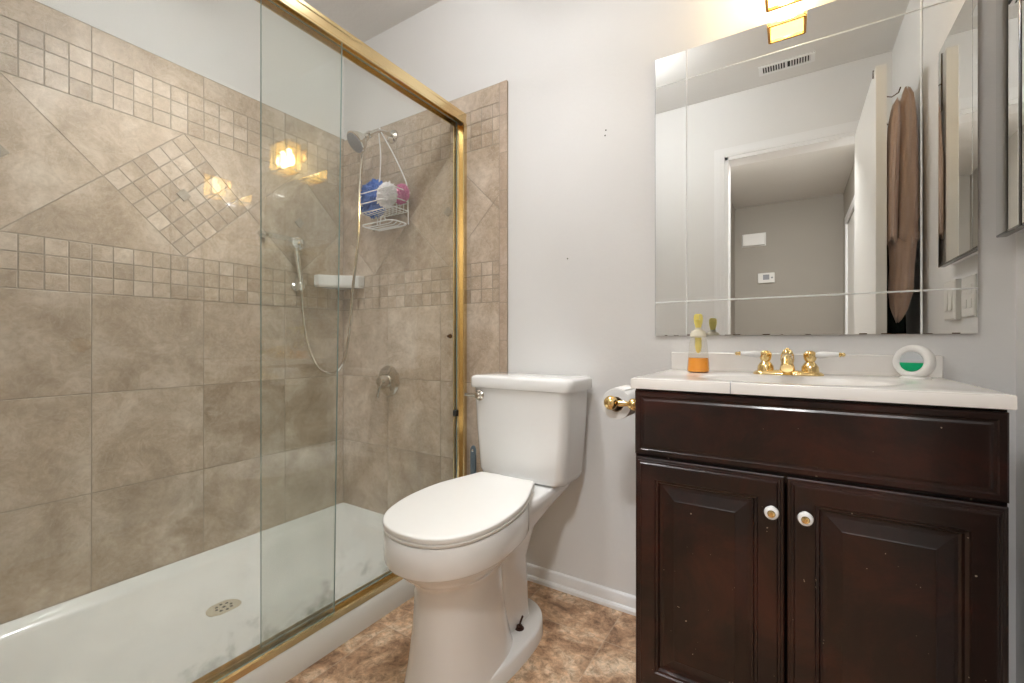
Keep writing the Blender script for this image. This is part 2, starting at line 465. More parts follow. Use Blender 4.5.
# ------------------------------------------------------------------ tiling
def clip(poly, a, b_, c_):
    """keep a*x+b*y<=c"""
    out_ = []
    for i in range(len(poly)):
        p, q = poly[i], poly[(i + 1) % len(poly)]
        dp, dq = a * p[0] + b_ * p[1] - c_, a * q[0] + b_ * q[1] - c_
        if dp <= 0: out_.append(p)
        if dp * dq < 0:
            t_ = dp / (dp - dq); out_.append((p[0] + (q[0] - p[0]) * t_, p[1] + (q[1] - p[1]) * t_))
    return out_
def cliprect(poly, r):
    for a, b_, c_ in ((1, 0, r[1]), (-1, 0, -r[0]), (0, 1, r[3]), (0, -1, -r[2])):
        poly = clip(poly, a, b_, c_)
        if len(poly) < 3: return []
    return poly
def area(p): return .5 * sum(p[i][0] * p[(i + 1) % len(p)][1] - p[(i + 1) % len(p)][0] * p[i][1] for i in range(len(p)))
def inset(poly, d):
    p = poly if area(poly) > 0 else poly[::-1]; r = list(p)
    for i in range(len(p)):
        (x0, y0), (x1, y1) = p[i], p[(i + 1) % len(p)]
        L = math.hypot(x1 - x0, y1 - y0)
        if L < 1e-6: continue
        nx, ny = (y1 - y0) / L, -(x1 - x0) / L
        r = clip(r, nx, ny, nx * x0 + ny * y0 - d)
        if len(r) < 3: return []
    return r

def wall_tiles(u0, u1, z0, z1, corner_u, sgn, to3d, mosaic_c, acc_cs, mid0):
    """(poly, tone) list; columns start at corner_u and run in direction sgn; mid0: a diamond centre"""
    R_ = (u0, u1, z0, z1); out_ = []
    def add(poly, lift=0.0, mi=0, g=.0013):
        p = cliprect(poly, R_)
        if len(p) >= 3 and abs(area(p)) > 2e-5: out_.append((p, lift, mi, g))
    def rect(a, b_, c_, d_): return [(a, c_), (b_, c_), (b_, d_), (a, d_)]
    rows = [(-.26, .075), (.075, .41), (.41, .742), (.742, 1.075)]
    cols = [corner_u + sgn * .3325 * k for k in range(0, 6)]
    for za, zb in rows:
        if zb <= z0: continue
        for a, b_ in zip(cols[:-1], cols[1:]): add(rect(min(a, b_), max(a, b_), za, zb))
    for zb in (1.075, 1.711):
        for r_ in range(3):
            for k in range(32):
                a = corner_u + sgn * .0554 * k
                add(rect(min(a, a + sgn * .0554), max(a, a + sgn * .0554), zb + .055 * r_, zb + .055 * (r_ + 1)), 0, 0, .0017)
    for a, b_ in zip(cols[:-1], cols[1:]): add(rect(min(a, b_), max(a, b_), 1.876, 1.965))
    za, zb, zm, h_ = 1.240, 1.711, 1.4755, .2355
    for k in range(-6, 7):
        c_ = mid0 + 2 * h_ * k
        if c_ < u0 - h_ or c_ > u1 + h_: continue
        if abs(c_ - mosaic_c) < .05:
            n = 6; s = h_ * 2 / n / 2
            for i in range(n):
                for j in range(n):
                    cx = c_ + (i - j) * s; cz = zm - h_ + (i + j + 1) * s
                    mid = (i in (2, 3) and j in (2, 3))
                    add([(cx - s, cz), (cx, cz - s), (cx + s, cz), (cx, cz + s)], 0, 0, .0017)
        else:
            add([(c_ - h_, zm), (c_, za), (c_ + h_, zm), (c_, zb)])
        add([(c_, za), (c_ + 2 * h_, za), (c_ + h_, zm)])
        add([(c_, zb), (c_ + h_, zm), (c_ + 2 * h_, zb)])
        if any(abs(c_ - a) < .05 for a in acc_cs):
            s = .026; add([(c_ - s, zm), (c_, zm - s), (c_ + s, zm), (c_, zm + s)], .004, 1)
    return out_

def build_tiles(name, parent, tiles, to3d, mats):
    bm = bmesh.new(); lay = bm.loops.layers.float_color.new('tone')
    for poly, lift, mi, g in tiles:
        a = inset(poly, g); b_ = inset(poly, g + .0009)
        if len(a) < 3 or len(b_) != len(a): continue
        h0, h1 = lift, .0016 + lift
        ra = [bm.verts.new(to3d(u, z, -.001)) for u, z in a]
        rm = [bm.verts.new(to3d(u, z, h1 - .0006)) for u, z in a]
        rb = [bm.verts.new(to3d(u, z, h1)) for u, z in b_]
        col = (random.random(), random.random(), random.random(), 1)
        fs = [bm.faces.new(rb)]
        for i in range(len(a)):
            j = (i + 1) % len(a)
            fs.append(bm.faces.new((ra[i], ra[j], rm[j], rm[i]))); fs.append(bm.faces.new((rm[i], rm[j], rb[j], rb[i])))
        for f in fs:
            f.material_index = mi
            for l in f.loops: l[lay] = col
    return obj(name, bm, mats, parent)

f_left = lambda u, z, h: (XL - .0016 + h, u, z)
tl = wall_tiles(YN + .012, D - .012, .0, 1.963, D + .008, -1, f_left, .765, (.295, 1.235, .765), .765)
build_tiles('tile_cladding', wall_left, tl, f_left, ['tile', 'accent'])
obj('grout_bed', B(XL - .010, XL - .0014, YN, D - .002, 0, 1.965), 'grout', wall_left)
f_back = lambda u, z, h: (u, D - .0104 - h, z)
tb = wall_tiles(XL, -.995, .0, 1.953, XL + .0, 1, f_back, 99, (-1.26, -1.731), -1.26)
build_tiles('tile_cladding', wall_back, tb, f_back, ['tile', 'accent'])
obj('grout_bed', B(XL, -.960, D - .0104, D, 0, 1.954), 'grout', wall_back)
strip = [([(-.995, z), (-.958, z), (-.958, min(z + .150, 1.955)), (-.995, min(z + .150, 1.955))], 0, 0, .0011) for z in [.15 * k + .02 for k in range(13)]]
build_tiles('tile_edge_strip', wall_back, strip, f_back, ['tile_trim'])
f_near = lambda u, z, h: (u, YN + .0104 + h, z)
tn = wall_tiles(XL, -.999, .0, 1.963, XL, 1, f_near, 99, (-1.26,), -1.26)
build_tiles('tile_cladding', wall_near, tn, f_near, ['tile', 'accent'])
obj('grout_bed', B(XL, -.999, YN, YN + .0104, 0, 1.964), 'grout', wall_near)

# ------------------------------------------------------------------ shower pan
PX1 = -1.150
pan = thing('shower_pan', 'white acrylic shower pan with round drain and raised curb behind the glass', 'shower pan', (-1.56, .73, 0))
x0, x1, y0, y1 = XL + .001, PX1, YN + .013, D - .013
def pr(a, b_, c_, d_, z, r): return rrect((a + b_) / 2, (c_ + d_) / 2, (b_ - a) / 2, (d_ - c_) / 2, r, z)
bm = bmesh.new()
rings = [pr(x0, x1, y0, y1, 0.0, .002), pr(x0, x1, y0, y1, .074, .002), pr(x0 + .002, x1 - .006, y0 + .002, y1 - .002, .083, .004),
         pr(x0 + .008, x1 - .085, y0 + .008, y1 - .008, .083, .02), pr(x0 + .020, x1 - .10, y0 + .02, y1 - .02, .070, .03),
         pr(x0 + .030, x1 - .112, y0 + .03, y1 - .03, .055, .04), pr(x0 + .055, x1 - .135, y0 + .055, y1 - .055, .047, .05)]
N = len(rings[0]); cx, cy = -1.585, .73
def circ(r, z): return [(cx + r * math.cos(a), cy + r * math.sin(a), z) for a in
                        [math.atan2(p[1] - cy, p[0] - cx) for p in rings[-1]]]
rings += [circ(.16, .042), circ(.060, .0385), circ(.052, .036)]
loft(bm, rings)
obj('pan_body', bm, 'acrylic', pan, smooth=True, angle=40)
bm = bmesh.new(); lathe(bm, (cx, cy, .0365), (0, 0, 1), [(.050, 0), (.050, .0015), (.046, .003), (.012, .0035)], 32, cap0=False)
dr = obj('drain_cover', bm, 'drain', pan, smooth=True)
bm = bmesh.new()
for k in range(8):
    a = k * PI / 4; rr = .022
    lathe(bm, (cx + rr * math.cos(a), cy + rr * math.sin(a), .0395), (0, 0, 1), [(.0045, 0), (.0045, .0012)], 8)
lathe(bm, (cx, cy, .0395), (0, 0, 1), [(.005, 0), (.005, .0012)], 10)
obj('drain_hole', bm, 'dark_gap', dr, keep=False)

# ------------------------------------------------------------------ shower door
XO, XI = -1.176, -1.206     # planes of the outer and the inner pane
sd = thing('sliding_shower_door', 'brass framed sliding glass shower door standing on the white curb', 'shower door', (-1.19, .73, .083))
def extr(bm, prof, y0_, y1_):
    loft(bm, [[(x, y, z) for x, z in prof] for y in (y0_, y1_)])
bm = bmesh.new()
ya, yb = YN + .013, D - .0125
extr(bm, [(-1.226, 1.835), (-1.226, 1.872), (-1.217, 1.880), (-1.176, 1.883), (-1.170, 1.878), (-1.165, 1.874), (-1.161, 1.872), (-1.161, 1.862), (-1.163, 1.859),
          (-1.163, 1.838), (-1.161, 1.834), (-1.161, 1.829), (-1.166, 1.829), (-1.166, 1.858), (-1.189, 1.858), (-1.189, 1.838), (-1.193, 1.838), (-1.193, 1.858), (-1.221, 1.858), (-1.221, 1.835)], ya, yb)
obj('header_rail', bm, 'brass', sd)
def ujamb(bm, y0_, y1_, s):
    box(bm, -1.218, -1.159, *sorted((y0_, y0_ + s * .004)), .098, 1.829)
    for xa, xb in ((-1.218, -1.213), (-1.195, -1.187), (-1.164, -1.159)):
        box(bm, xa, xb, *sorted((y0_ + s * .004, y1_)), .098, 1.829)
for y_, s in ((D - .0125, -1), (YN + .013, 1)):
    bm = bmesh.new(); ujamb(bm, y_, y_ + s * .018, s); obj('side_jamb', bm, 'brass', sd)
bm = bmesh.new()
extr(bm, [(-1.216, .083), (-1.216, .099), (-1.212, .099), (-1.212, .090), (-1.193, .090), (-1.193, .100), (-1.189, .100), (-1.189, .090), (-1.166, .090), (-1.166, .099), (-1.157, .097), (-1.154, .083)], ya, yb)
obj('bottom_track', bm, 'brass', sd)
def pane(y0b, y0t, y1b, y1t, x, z0, z1):
    bm = bmesh.new()
    vs = box(bm, x - .003, x + .003, 0, 1, z0, z1)
    ys = [y0b, y0b, y1b, y1b, y0t, y0t, y1t, y1t]
    for v_, y in zip(vs, ys): v_.co.y = y
    bm.faces.ensure_lookup_table()
    for f in bm.faces:
        f.material_index = 0 if abs(f.calc_center_median().x - x) > .0025 else 1
    return obj('glass_panel', bm, ['pane', 'pane_edge'], sd)
pA = pane(-.005, -.005, .850, .878, XO, .094, 1.845)
pB = pane(.647, .647, D - .022, D - .022, XI, .094, 1.845)
bm = bmesh.new(); lathe(bm, (XI + .003, 1.405, .937), (1, 0, 0), [(.004, 0), (.004, .006), (.009, .010), (.010, .017), (.006, .021)], 16)
obj('door_knob', bm, 'bronze', pB, smooth=True)
bm = B(XI - .006, XI + .010, D - .040, D - .024, .60, .625); obj('bumper', bm, 'rubber', sd)

# ------------------------------------------------------------------ toilet
TX = -.778
toilet = thing('toilet', 'white two-piece toilet with closed lid beside the shower door', 'toilet', (TX, 1.05, 0))
SK = 0.070
bm = bmesh.new()
secs = [  # z, yf, ym, yb, hw
    (.000, .792, .955, 1.150, .124), (.012, .790, .955, 1.150, .124), (.020, .793, .955, 1.145, .120), (.09, .802, .955, 1.125, .109), (.17, .812, .955, 1.105, .102),
    (.24, .817, .955, 1.10, .099), (.285, .815, .955, 1.10, .099), (.303, .808, .955, 1.12, .103), (.315, .796, .955, 1.14, .113), (.327, .780, .955, 1.15, .126), (.340, .766, .955, 1.17, .137), (.355, .756, .955, 1.18, .145),
    (.3665, .751, .955, 1.19, .148), (.367, .736, .955, 1.20, .161), (.369, .732, .955, 1.20, .164), (.373, .730, .955, 1.20, .166), (.400, .727, .955, 1.20, .167), (.438, .728, .955, 1.20, .167), (.444, .732, .955, 1.20, .164),
    (.445, .76, .955, 1.17, .14)]
loft(bm, [egg(TX, yf, ym, yb, hw, z, 2.15, 2.6, skew=SK * min(1, z / .4)) for z, yf, ym, yb, hw in secs])
bowl = obj('bowl', bm, 'porcelain', toilet, smooth=True, angle=38)
# rear column and trapway, foot plate, deck under the tank
bm = bmesh.new()
loft(bm, [rrect(TX, yc, hx, hy, r, z) for z, yc, hx, hy, r in
          ((0.04, 1.155, .070, .095, .035), (.12, 1.155, .066, .090, .035), (.24, 1.15, .066, .085, .035), (.33, 1.16, .085, .10, .045), (.385, 1.20, .112, .15, .05), (.412, 1.26, .120, .18, .04), (.430, 1.28, .118, .18, .03), (.436, 1.28, .112, .175, .03))])
obj('trapway', bm, 'porcelain', toilet, smooth=True, angle=60)
bm = bmesh.new()
loft(bm, [egg(TX, .81, 1.10, 1.305, hw, z, 2.4, 2.5) for z, hw in ((0, .134), (.036, .132), (.042, .128), (.0438, .122), (.045, .10))])
obj('foot_plate', bm, 'porcelain', toilet, smooth=True, angle=60)
for sx in (-1, 1):
    bm = bmesh.new(); bx, by = TX + sx * .088 - .010, 1.150
    lathe(bm, (bx, by, .044), (0, 0, 1), [(.014, 0), (.014, .003), (.009, .004), (.009, .010), (.004, .011)], 12)
    tube(bm, [(bx, by, .05), (bx + .003, by, .065), (bx + .010, by + .002, .085)], .0032, 8)
    o = obj('floor_bolt', bm, 'rust', toilet, smooth=True); o['label'] = 'rusty floor bolt'
# seat and lid
def outline(z, grow=0.0, dz=0.0):
    base = [(.733, 0.0), (.735, .030), (.742, .058), (.757, .088), (.785, .117), (.83, .142), (.90, .160), (.98, .164), (1.06, .156), (1.13, .136), (1.18, .119), (1.215, .108), (1.228, .103), (1.232, .094)]
    cyc = .97
    pts = []
    for y, x in base: pts.append((y, x))
    sp = spline([(x, y, 0) for y, x in pts], 5)
    R_ = [(p.x, p.y) for p in sp]
    L_ = [(-x, y) for x, y in R_[::-1] if x > 1e-5]
    full = R_ + L_
    out_ = []
    for x, y in full:
        k = 1 + grow / .17; yy = cyc + (y - cyc) * (1 + grow / .26)
        out_.append((TX + x * k - SK * (yy - .955), yy, z))
    return out_
bm = bmesh.new()
loft(bm, [outline(.4455, -.006), outline(.447, 0), outline(.453, .002), outline(.4555, -.002)])
obj('seat', bm, 'plastic', toilet, smooth=True, angle=50)
bm = bmesh.new()
loft(bm, [outline(.4565, -.002), outline(.4575, .001), outline(.466, .002), outline(.4685, .001), outline(.4705, -.002), outline(.4712, -.012), outline(.4720, -.08)])
lid = obj('seat_lid', bm, 'plastic', toilet, smooth=True, angle=60)
for x in (-.062, .062):
    bm = bmesh.new(); loft(bm, [rrect(TX + x - .01, 1.243, .022, .010, .008, z) for z in (.436, .460)] + [rrect(TX + x - .01, 1.243, .018, .008, .007, .464)])
    obj('seat_hinge', bm, 'plastic', toilet, smooth=True)
# tank
TCX, TCY = -.790, 1.372
bm = bmesh.new()
def trr(z, hx, hy, r, bow=.012, dy=0):
    out_ = []
    for x, y, zz in rrect(TCX, TCY + dy, hx, hy, r, z, 8):
        if y < TCY + dy: y -= bow * (1 - ((x - TCX) / hx) ** 2)
        out_.append((x, y, zz))
    return out_
loft(bm, [trr(.437, .140, .058, .03, 0), trr(.439, .156, .074, .035, .006), trr(.447, .167, .082, .036, .010), trr(.465, .172, .086, .034), trr(.60, .182, .090, .032), trr(.752, .189, .093, .030)])
obj('tank', bm, 'porcelain', toilet, smooth=True, angle=60)
bm = bmesh.new()
loft(bm, [trr(.750, .192, .093, .028), trr(.752, .200, .100, .03), trr(.758, .2015, .101, .03), trr(.784, .2015, .101, .03), trr(.791, .198, .098, .03), trr(.795, .188, .088, .03), trr(.797, .10, .03, .02)])
obj('tank_lid', bm, 'porcelain', toilet, smooth=True, angle=60)
bm = bmesh.new()
lx, ly, lz = TCX - .152, TCY - .0955, .724
lathe(bm, (lx, ly, lz), (0, -1, 0), [(.019, 0), (.019, .005), (.014, .009), (.012, .018), (.008, .021)], 20)
tube(bm, [(lx, ly - .013, lz), (lx - .022, ly - .017, lz + .001), (lx - .052, ly - .018, lz + .001)], [.0075, .007, .006], 10)
o = obj('flush_lever', bm, 'nickel', toilet, smooth=True); o['label'] = 'brushed nickel flush lever'
bm = bmesh.new()   # supply hose and stop
tube(bm, spline([(TX - .15, 1.40, .455), (TX - .16, 1.42, .33), (TX - .19, 1.45, .22), (TX - .16, D - .03, .16)]), .005, 8)
lathe(bm, (TX - .16, D - .001, .16), (0, -1, 0), [(.025, 0), (.022, .004), (.009, .006), (.009, .035), (.014, .036), (.014, .055), (.004, .056)], 16)
obj('water_supply', bm, 'chrome', toilet, smooth=True)

# ------------------------------------------------------------------ toilet brush behind the tank
tbx, tby = -1.062, 1.395
tb_ = thing('toilet_brush', 'slate blue plastic toilet brush standing between tank and tiled wall', 'toilet brush', (tbx, tby, 0))
bm = bmesh.new(); lathe(bm, (tbx, tby, .0), (0, 0, 1), [(.045, 0), (.048, .01), (.040, .05), (.036, .12), (.037, .125), (.033, .125), (.033, .02)], 24); obj('holder', bm, 'blue_brush', tb_, smooth=True)
bm = bmesh.new()
loft(bm, [rrect(tbx, tby, hx, hy, min(hx, hy) * .8, z) for z, hx, hy in ((.03, .026, .026), (.10, .026, .026), (.11, .006, .006), (.24, .0065, .006), (.30, .011, .006), (.44, .0135, .006), (.492, .0125, .006), (.502, .008, .005), (.506, .003, .003))])
obj('handle', bm, 'blue_brush', tb_, smooth=True)
bm = bmesh.new(); lathe(bm, (tbx + .001, tby - .0055, .487), (0, -1, 0), [(.0055, 0), (.0055, .0015), (.003, .002)], 14); o = obj('hanging_ring', bm, 'chrome', tb_, smooth=True); o['label'] = 'pale ring at the top of the handle'

# ------------------------------------------------------------------ vanity cabinet
VX0, VX1, VY, VZ1 = -.322, .304, 1.072, .802
van = thing('vanity_cabinet', 'dark cherry wood vanity cabinet with two raised panel doors and false drawer', 'cabinet', (-.007, 1.28, 0))
bm = bmesh.new()
box(bm, VX0, VX0 + .016, VY, D - .024, 0, VZ1); box(bm, VX1 - .016, VX1, VY, D - .024, 0, VZ1)
box(bm, VX0 + .016, VX1 - .016, D - .034, D - .024, .0, VZ1); box(bm, VX0 + .016, VX1 - .016, VY + .02, D - .034, .095, .11)
box(bm, VX0 + .016, VX1 - .016, VY, VY + .018, .085, .125); box(bm, VX0 + .016, VX1 - .016, VY, VY + .018, .625, VZ1)
box(bm, VX0 + .016, VX0 + .04, VY, VY + .018, .125, .625); box(bm, VX1 - .04, VX1 - .016, VY, VY + .018, .125, .625)
box(bm, VX0 + .016, VX1 - .016, VY + .06, VY + .07, 0, .085)
obj('carcass', bm, 'wood', van)
def panel(x0_, x1_, z0_, z1_, yb, prof):
    """nested rectangles: prof (inset, forward from the back plane yb)"""
    bm = bmesh.new()
    loft(bm, [[(x0_ + i, yb - f, z0_ + i), (x1_ - i, yb - f, z0_ + i), (x1_ - i, yb - f, z1_ - i), (x0_ + i, yb - f, z1_ - i)] for i, f in prof])
    return bm
DP = [(0, 0), (0, .012), (.002, .0135), (.006, .014), (.007, .0165), (.011, .0172), (.013, .020), (.016, .0205), (.046, .0205), (.048, .0175), (.053, .0165), (.056, .0105), (.060, .0095), (.066, .0105), (.088, .0175), (.090, .0185)]
d1 = obj('door', panel(VX0 + .004, -.0145, .097, .640, VY - .0005, DP), 'wood', van)
d2 = obj('door', panel(-.0095, VX1 - .002, .097, .640, VY - .0005, DP), 'wood', van)
obj('false_drawer', panel(VX0 + .002, VX1 - .001, .647, .797, VY - .0005, [(0, 0), (0, .011), (.003, .014), (.012, .014), (.014, .0115), (.018, .011), (.022, .013), (.024, .0132)]), 'wood', van)
for kx, d_ in ((-.036, d1), (.021, d2)):
    bm = bmesh.new(); lathe(bm, (kx, VY - .0195, .571), (0, -1, 0), [(.009, 0), (.008, .003), (.0055, .006), (.0055, .010), (.011, .014), (.0135, .020), (.012, .026), (.008, .0285)], 24, sx=1.0)
    k = obj('knob', bm, 'porcelain', d_, smooth=True); k['label'] = 'white porcelain knob with brass centre'
    bm = bmesh.new(); lathe(bm, (kx, VY - .0475, .571), (0, -1, 0), [(.0065, 0), (.006, .0015), (.003, .002)], 16)
    # the brass screw cap is a second material island of the knob
    me = k.data; b2 = bmesh.new(); b2.from_mesh(me); me.materials.append(M['gold'])
    off = Vector(van.location)
    lathe(b2, Vector((kx, VY - .0478, .571)) - off, (0, -1, 0), [(.0075, 0), (.0065, .002), (.003, .0028)], 16, mi=1)
    b2.to_mesh(me); b2.free(); bm.free()

# ------------------------------------------------------------------ countertop with basin and backsplash
CT = .827; cx0, cx1, cy0, cy1 = -.328, .3095, 1.052, D - .003
ct = thing('sink_countertop', 'white cultured marble countertop with sunken basin on the dark vanity', 'countertop', (-.007, 1.28, VZ1 + .001))
bm = bmesh.new()
bx_, by_ = -.010, 1.225
angs = sorted([math.atan2(y - by_, x - bx_) for x in (cx0, cx1) for y in (cy0, cy1)] + [2 * PI * k / 72 - PI for k in range(72)])
def edge_pt(a, m_):
    dx, dy = math.cos(a), math.sin(a); ts = []
    if dx > 1e-9: ts.append((cx1 - m_ - bx_) / dx)
    if dx < -1e-9: ts.append((cx0 + m_ - bx_) / dx)
    if dy > 1e-9: ts.append((cy1 - m_ - by_) / dy)
    if dy < -1e-9: ts.append((cy0 + m_ - by_) / dy)
    t_ = min(ts); return bx_ + t_ * dx, by_ + t_ * dy
def er(m_, z): return [(*edge_pt(a, m_), z) for a in angs]
def ell(rx, ry, z): return [(bx_ + rx * math.cos(a), by_ + ry * math.sin(a), z) for a in angs]
loft(bm, [ell(.165, .115, .803), er(.03, .803), er(.0005, .803), er(.0, .8035), er(0, .8255), er(.0006, .8266), er(.002, CT), ell(.205, .135, CT), ell(.196, .127, CT - .004), ell(.185, .118, CT - .02),
          ell(.165, .105, CT - .06), ell(.13, .08, CT - .10), ell(.07, .045, CT - .12), ell(.022, .022, CT - .123)], False, True)
obj('counter_slab', bm, 'marble', ct, smooth=True, angle=30)
bm = bmesh.new(); lathe(bm, (bx_, by_, CT - .1225), (0, 0, 1), [(.022, 0), (.020, .003), (.012, .002), (.010, .006), (.004, .008)], 20); obj('drain_stopper', bm, 'gold', ct, smooth=True)
bm = B(cx0, cx1, D - .022, D - .002, CT - .001, .881); obj('backsplash', bm, 'marble', ct, bevel=.003)
bm = B(-.1135, -.1120, cy0 - .0006, cy0 + .03, .803, CT + .0004); obj('hairline_crack', bm, 'grey_plastic', ct)

# faucet
fx, fy = -.012, 1.385
fa = thing('faucet', 'polished brass faucet with two white porcelain lever handles on the counter', 'faucet', (fx, fy, CT))
bm = bmesh.new()
loft(bm, [rrect(fx, fy, hx, hy, hy * .98, z, 8) for hx, hy, z in ((.080, .026, CT), (.080, .026, CT + .004), (.074, .022, CT + .009), (.058, .017, CT + .012))])
obj('base_plate', bm, 'gold', fa, smooth=True, angle=40)
for s in (-1, 1):
    bm = bmesh.new(); hx = fx + s * .050
    lathe(bm, (hx, fy, CT + .008), (0, 0, 1), [(.021, 0), (.020, .004), (.019, .014), (.014, .022), (.010, .027), (.013, .032), (.015, .040), (.015, .048), (.010, .054), (.004, .056)], 24)
    h_ = obj('handle_post', bm, 'gold', fa, smooth=True)
    bm = bmesh.new()
    tube(bm, [(hx + s * .012, fy - .004, CT + .052), (hx + s * .018, fy - .005, CT + .053), (hx + s * .026, fy - .006, CT + .054), (hx + s * .050, fy - .009, CT + .055), (hx + s * .060, fy - .010, CT + .055)], [.006, .0085, .009, .0065, .005], 14)
    obj('lever', bm, 'porcelain', h_, smooth=True)
    bm = bmesh.new(); tx_ = hx + s * .060
    lathe(bm, (tx_, fy - .010, CT + .055), (s, -.16, 0), [(.0055, 0), (.0065, .003), (.004, .005), (.0055, .009), (.003, .013)], 14)
    obj('lever_tip', bm, 'gold', h_, smooth=True)
bm = bmesh.new()
lathe(bm, (fx, fy, CT + .008), (0, 0, 1), [(.019, 0), (.017, .012), (.014, .022), (.016, .032), (.0155, .044), (.011, .055), (.006, .060)], 24)
tube(bm, spline([(fx, fy - .004, CT + .040), (fx, fy - .035, CT + .046), (fx, fy - .075, CT + .040), (fx, fy - .10, CT + .022)], 5), [.0125] * 12 + [.0115, .0125, .0135, .0135], 18)
obj('spout', bm, 'gold', fa, smooth=True)
bm = bmesh.new(); tube(bm, [(fx, fy + .016, CT + .012), (fx, fy + .016, CT + .062)], .0025, 8); sphere(bm, (fx, fy + .016, CT + .066), .0055, 12); obj('lift_rod', bm, 'gold', fa, smooth=True)

# soap bottle
sx_, sy_ = -.2265, 1.348
sb = thing('soap_bottle', 'clear pump bottle of orange liquid soap at the counter left end', 'soap bottle', (sx_, sy_, CT))
bm = bmesh.new(); lathe(bm, (sx_, sy_, CT), (0, 0, 1), [(.026, 0), (.0300, .003), (.0300, .010), (.028, .035), (.0245, .075), (.022, .092), (.0185, .100), (.0165, .103)], 32)
obj('bottle', bm, 'clear', sb, smooth=True, angle=60)
bm = bmesh.new(); lathe(bm, (sx_, sy_, CT + .002), (0, 0, 1), [(.024, 0), (.0285, .002), (.0285, .009), (.0272, .028), (.0263, .040)], 32)
obj('liquid_soap', bm, 'orange', sb, smooth=True, angle=60)
bm = bmesh.new(); lathe(bm, (sx_, sy_, CT + .100), (0, 0, 1), [(.0175, 0), (.0215, .002), (.0215, .010), (.018, .017), (.010, .021), (.009, .027)], 28); obj('collar', bm, 'frost', sb, smooth=True)
bm = bmesh.new()
lathe(bm, (sx_, sy_, CT + .055), (0, 0, 1), [(.002, 0), (.006, .004), (.009, .018), (.009, .044)], 16)
obj('pump_tube', bm, 'yellow', sb, smooth=True)
bm = bmesh.new()
lathe(bm, (sx_, sy_, CT + .125), (0, 0, 1), [(.007, 0), (.0085, .006), (.0115, .018), (.0125, .028), (.0115, .037), (.008, .041)], 20)
loft(bm, [[(sx_ + a, y, z) for a, z in ((-.007, CT + .149), (.007, CT + .149), (.006, CT + .162), (-.006, CT + .162))] for y in (sy_ - .006, sy_ - .030)])
obj('pump_head', bm, 'yellow', sb, smooth=True)

# air freshener
ax_, ay_ = .243, 1.398
af = thing('air_freshener', 'round white air freshener with green gel window at the counter right end', 'air freshener', (ax_, ay_, CT))
nrm = Vector((-.58, -.81, .08)).normalized(); ctr = Vector((ax_, ay_, CT + .040))
bm = bmesh.new()
lathe(bm, ctr, nrm, [(.029, -.013), (.037, -.011), (.0395, -.006), (.0395, .006), (.0375, .012), (.033, .0145), (.026, .0135), (.0245, .010)], 44)
obj('housing', bm, 'plastic', af, smooth=True, angle=60)
bm = bmesh.new(); lathe(bm, ctr - Vector((nrm.x * .006, nrm.y * .006, .0385)), (0, 0, 1), [(.030, -.0012), (.029, .001), (.018, .006)], 24); obj('foot', bm, 'plastic', af, smooth=True)
a_, b_2, d_ = frame_of(nrm)
def half(z_cut, up, r, th0, th1):
    bm = bmesh.new(); P = []
    for k in range(33):
        an = (2 * PI) * k / 32; x, y = r * math.cos(an), r * math.sin(an); P.append((x, y))
    s = 1 if b_2.z > 0 else -1
    P = clip(P[:-1], 0, -s if up else s, -z_cut if up else z_cut)
    loft(bm, [[ctr + a_ * x + b_2 * y + d_ * th for x, y in P] for th in (th0, th1)])
    return bm
o = obj('window', half(-.003, True, .0235, .0095, .0125), 'grey_disc', af, bevel=.001); o['label'] = 'grey transparent window half'
o = obj('gel', half(-.003, False, .0235, .0095, .0130), 'green', af, bevel=.001); o['label'] = 'green gel showing in the window'

# toilet paper on the vanity's side
py_, pz_, pxx = 1.120, .758, -.388
tp = thing('toilet_paper_holder', 'polished brass toilet paper holder fixed to the vanity side', 'paper holder', (VX0, 1.17, pz_))
for y in (py_ - .022, py_ + .125):
    bm = bmesh.new()
    lathe(bm, (VX0 - .0005, y, pz_), (-1, 0, 0), [(.021, 0), (.020, .004), (.012, .008), (.008, .014), (.0065, .03), (.0075, .042), (.008, .05)], 22)
    sphere(bm, (pxx - .006, y, pz_), .0185, 20)
    sphere(bm, (VX0 - .014, y, pz_), .015, 16)
    obj('post', bm, 'gold', tp, smooth=True)
bm = bmesh.new(); tube(bm, [(pxx, py_ - .015, pz_), (pxx, py_ + .12, pz_)], .006, 12); obj('roller', bm, 'gold', tp, smooth=True)
bm = bmesh.new()
lathe(bm, (pxx, py_ + .0, pz_ - .006), (0, 1, 0), [(.0195, 0), (.0392, 0), (.040, .003), (.040, .097), (.0392, .10), (.0195, .10), (.0195, 0)], 40, cap0=False, cap1=False)
loft(bm, [[(pxx + .0404 * math.cos(a), y, pz_ - .006 + .0404 * math.sin(a)) for a in [math.radians(60 + 8 * k) for k in range(8)]] + [(pxx + .0417 * math.cos(a), y, pz_ - .006 + .0417 * math.sin(a)) for a in [math.radians(116 - 8 * k) for k in range(8)]] for y in (py_ + .001, py_ + .05, py_ + .099)])
roll = single('toilet_paper_roll', bm, 'paper', 'roll of white toilet paper hanging on the brass holder', 'toilet paper', (pxx, py_ + .05, pz_ - .006), smooth=True, angle=40)
roll.data.materials.append(M['cardboard'])
bm = bmesh.new(); lathe(bm, (0, -.0505, 0), (0, 1, 0), [(.0185, 0), (.0197, 0), (.0197, .101), (.0185, .101), (.0185, 0)], 32, cap0=False, cap1=False)
obj('core', bm, 'cardboard', roll, smooth=True, keep=True)

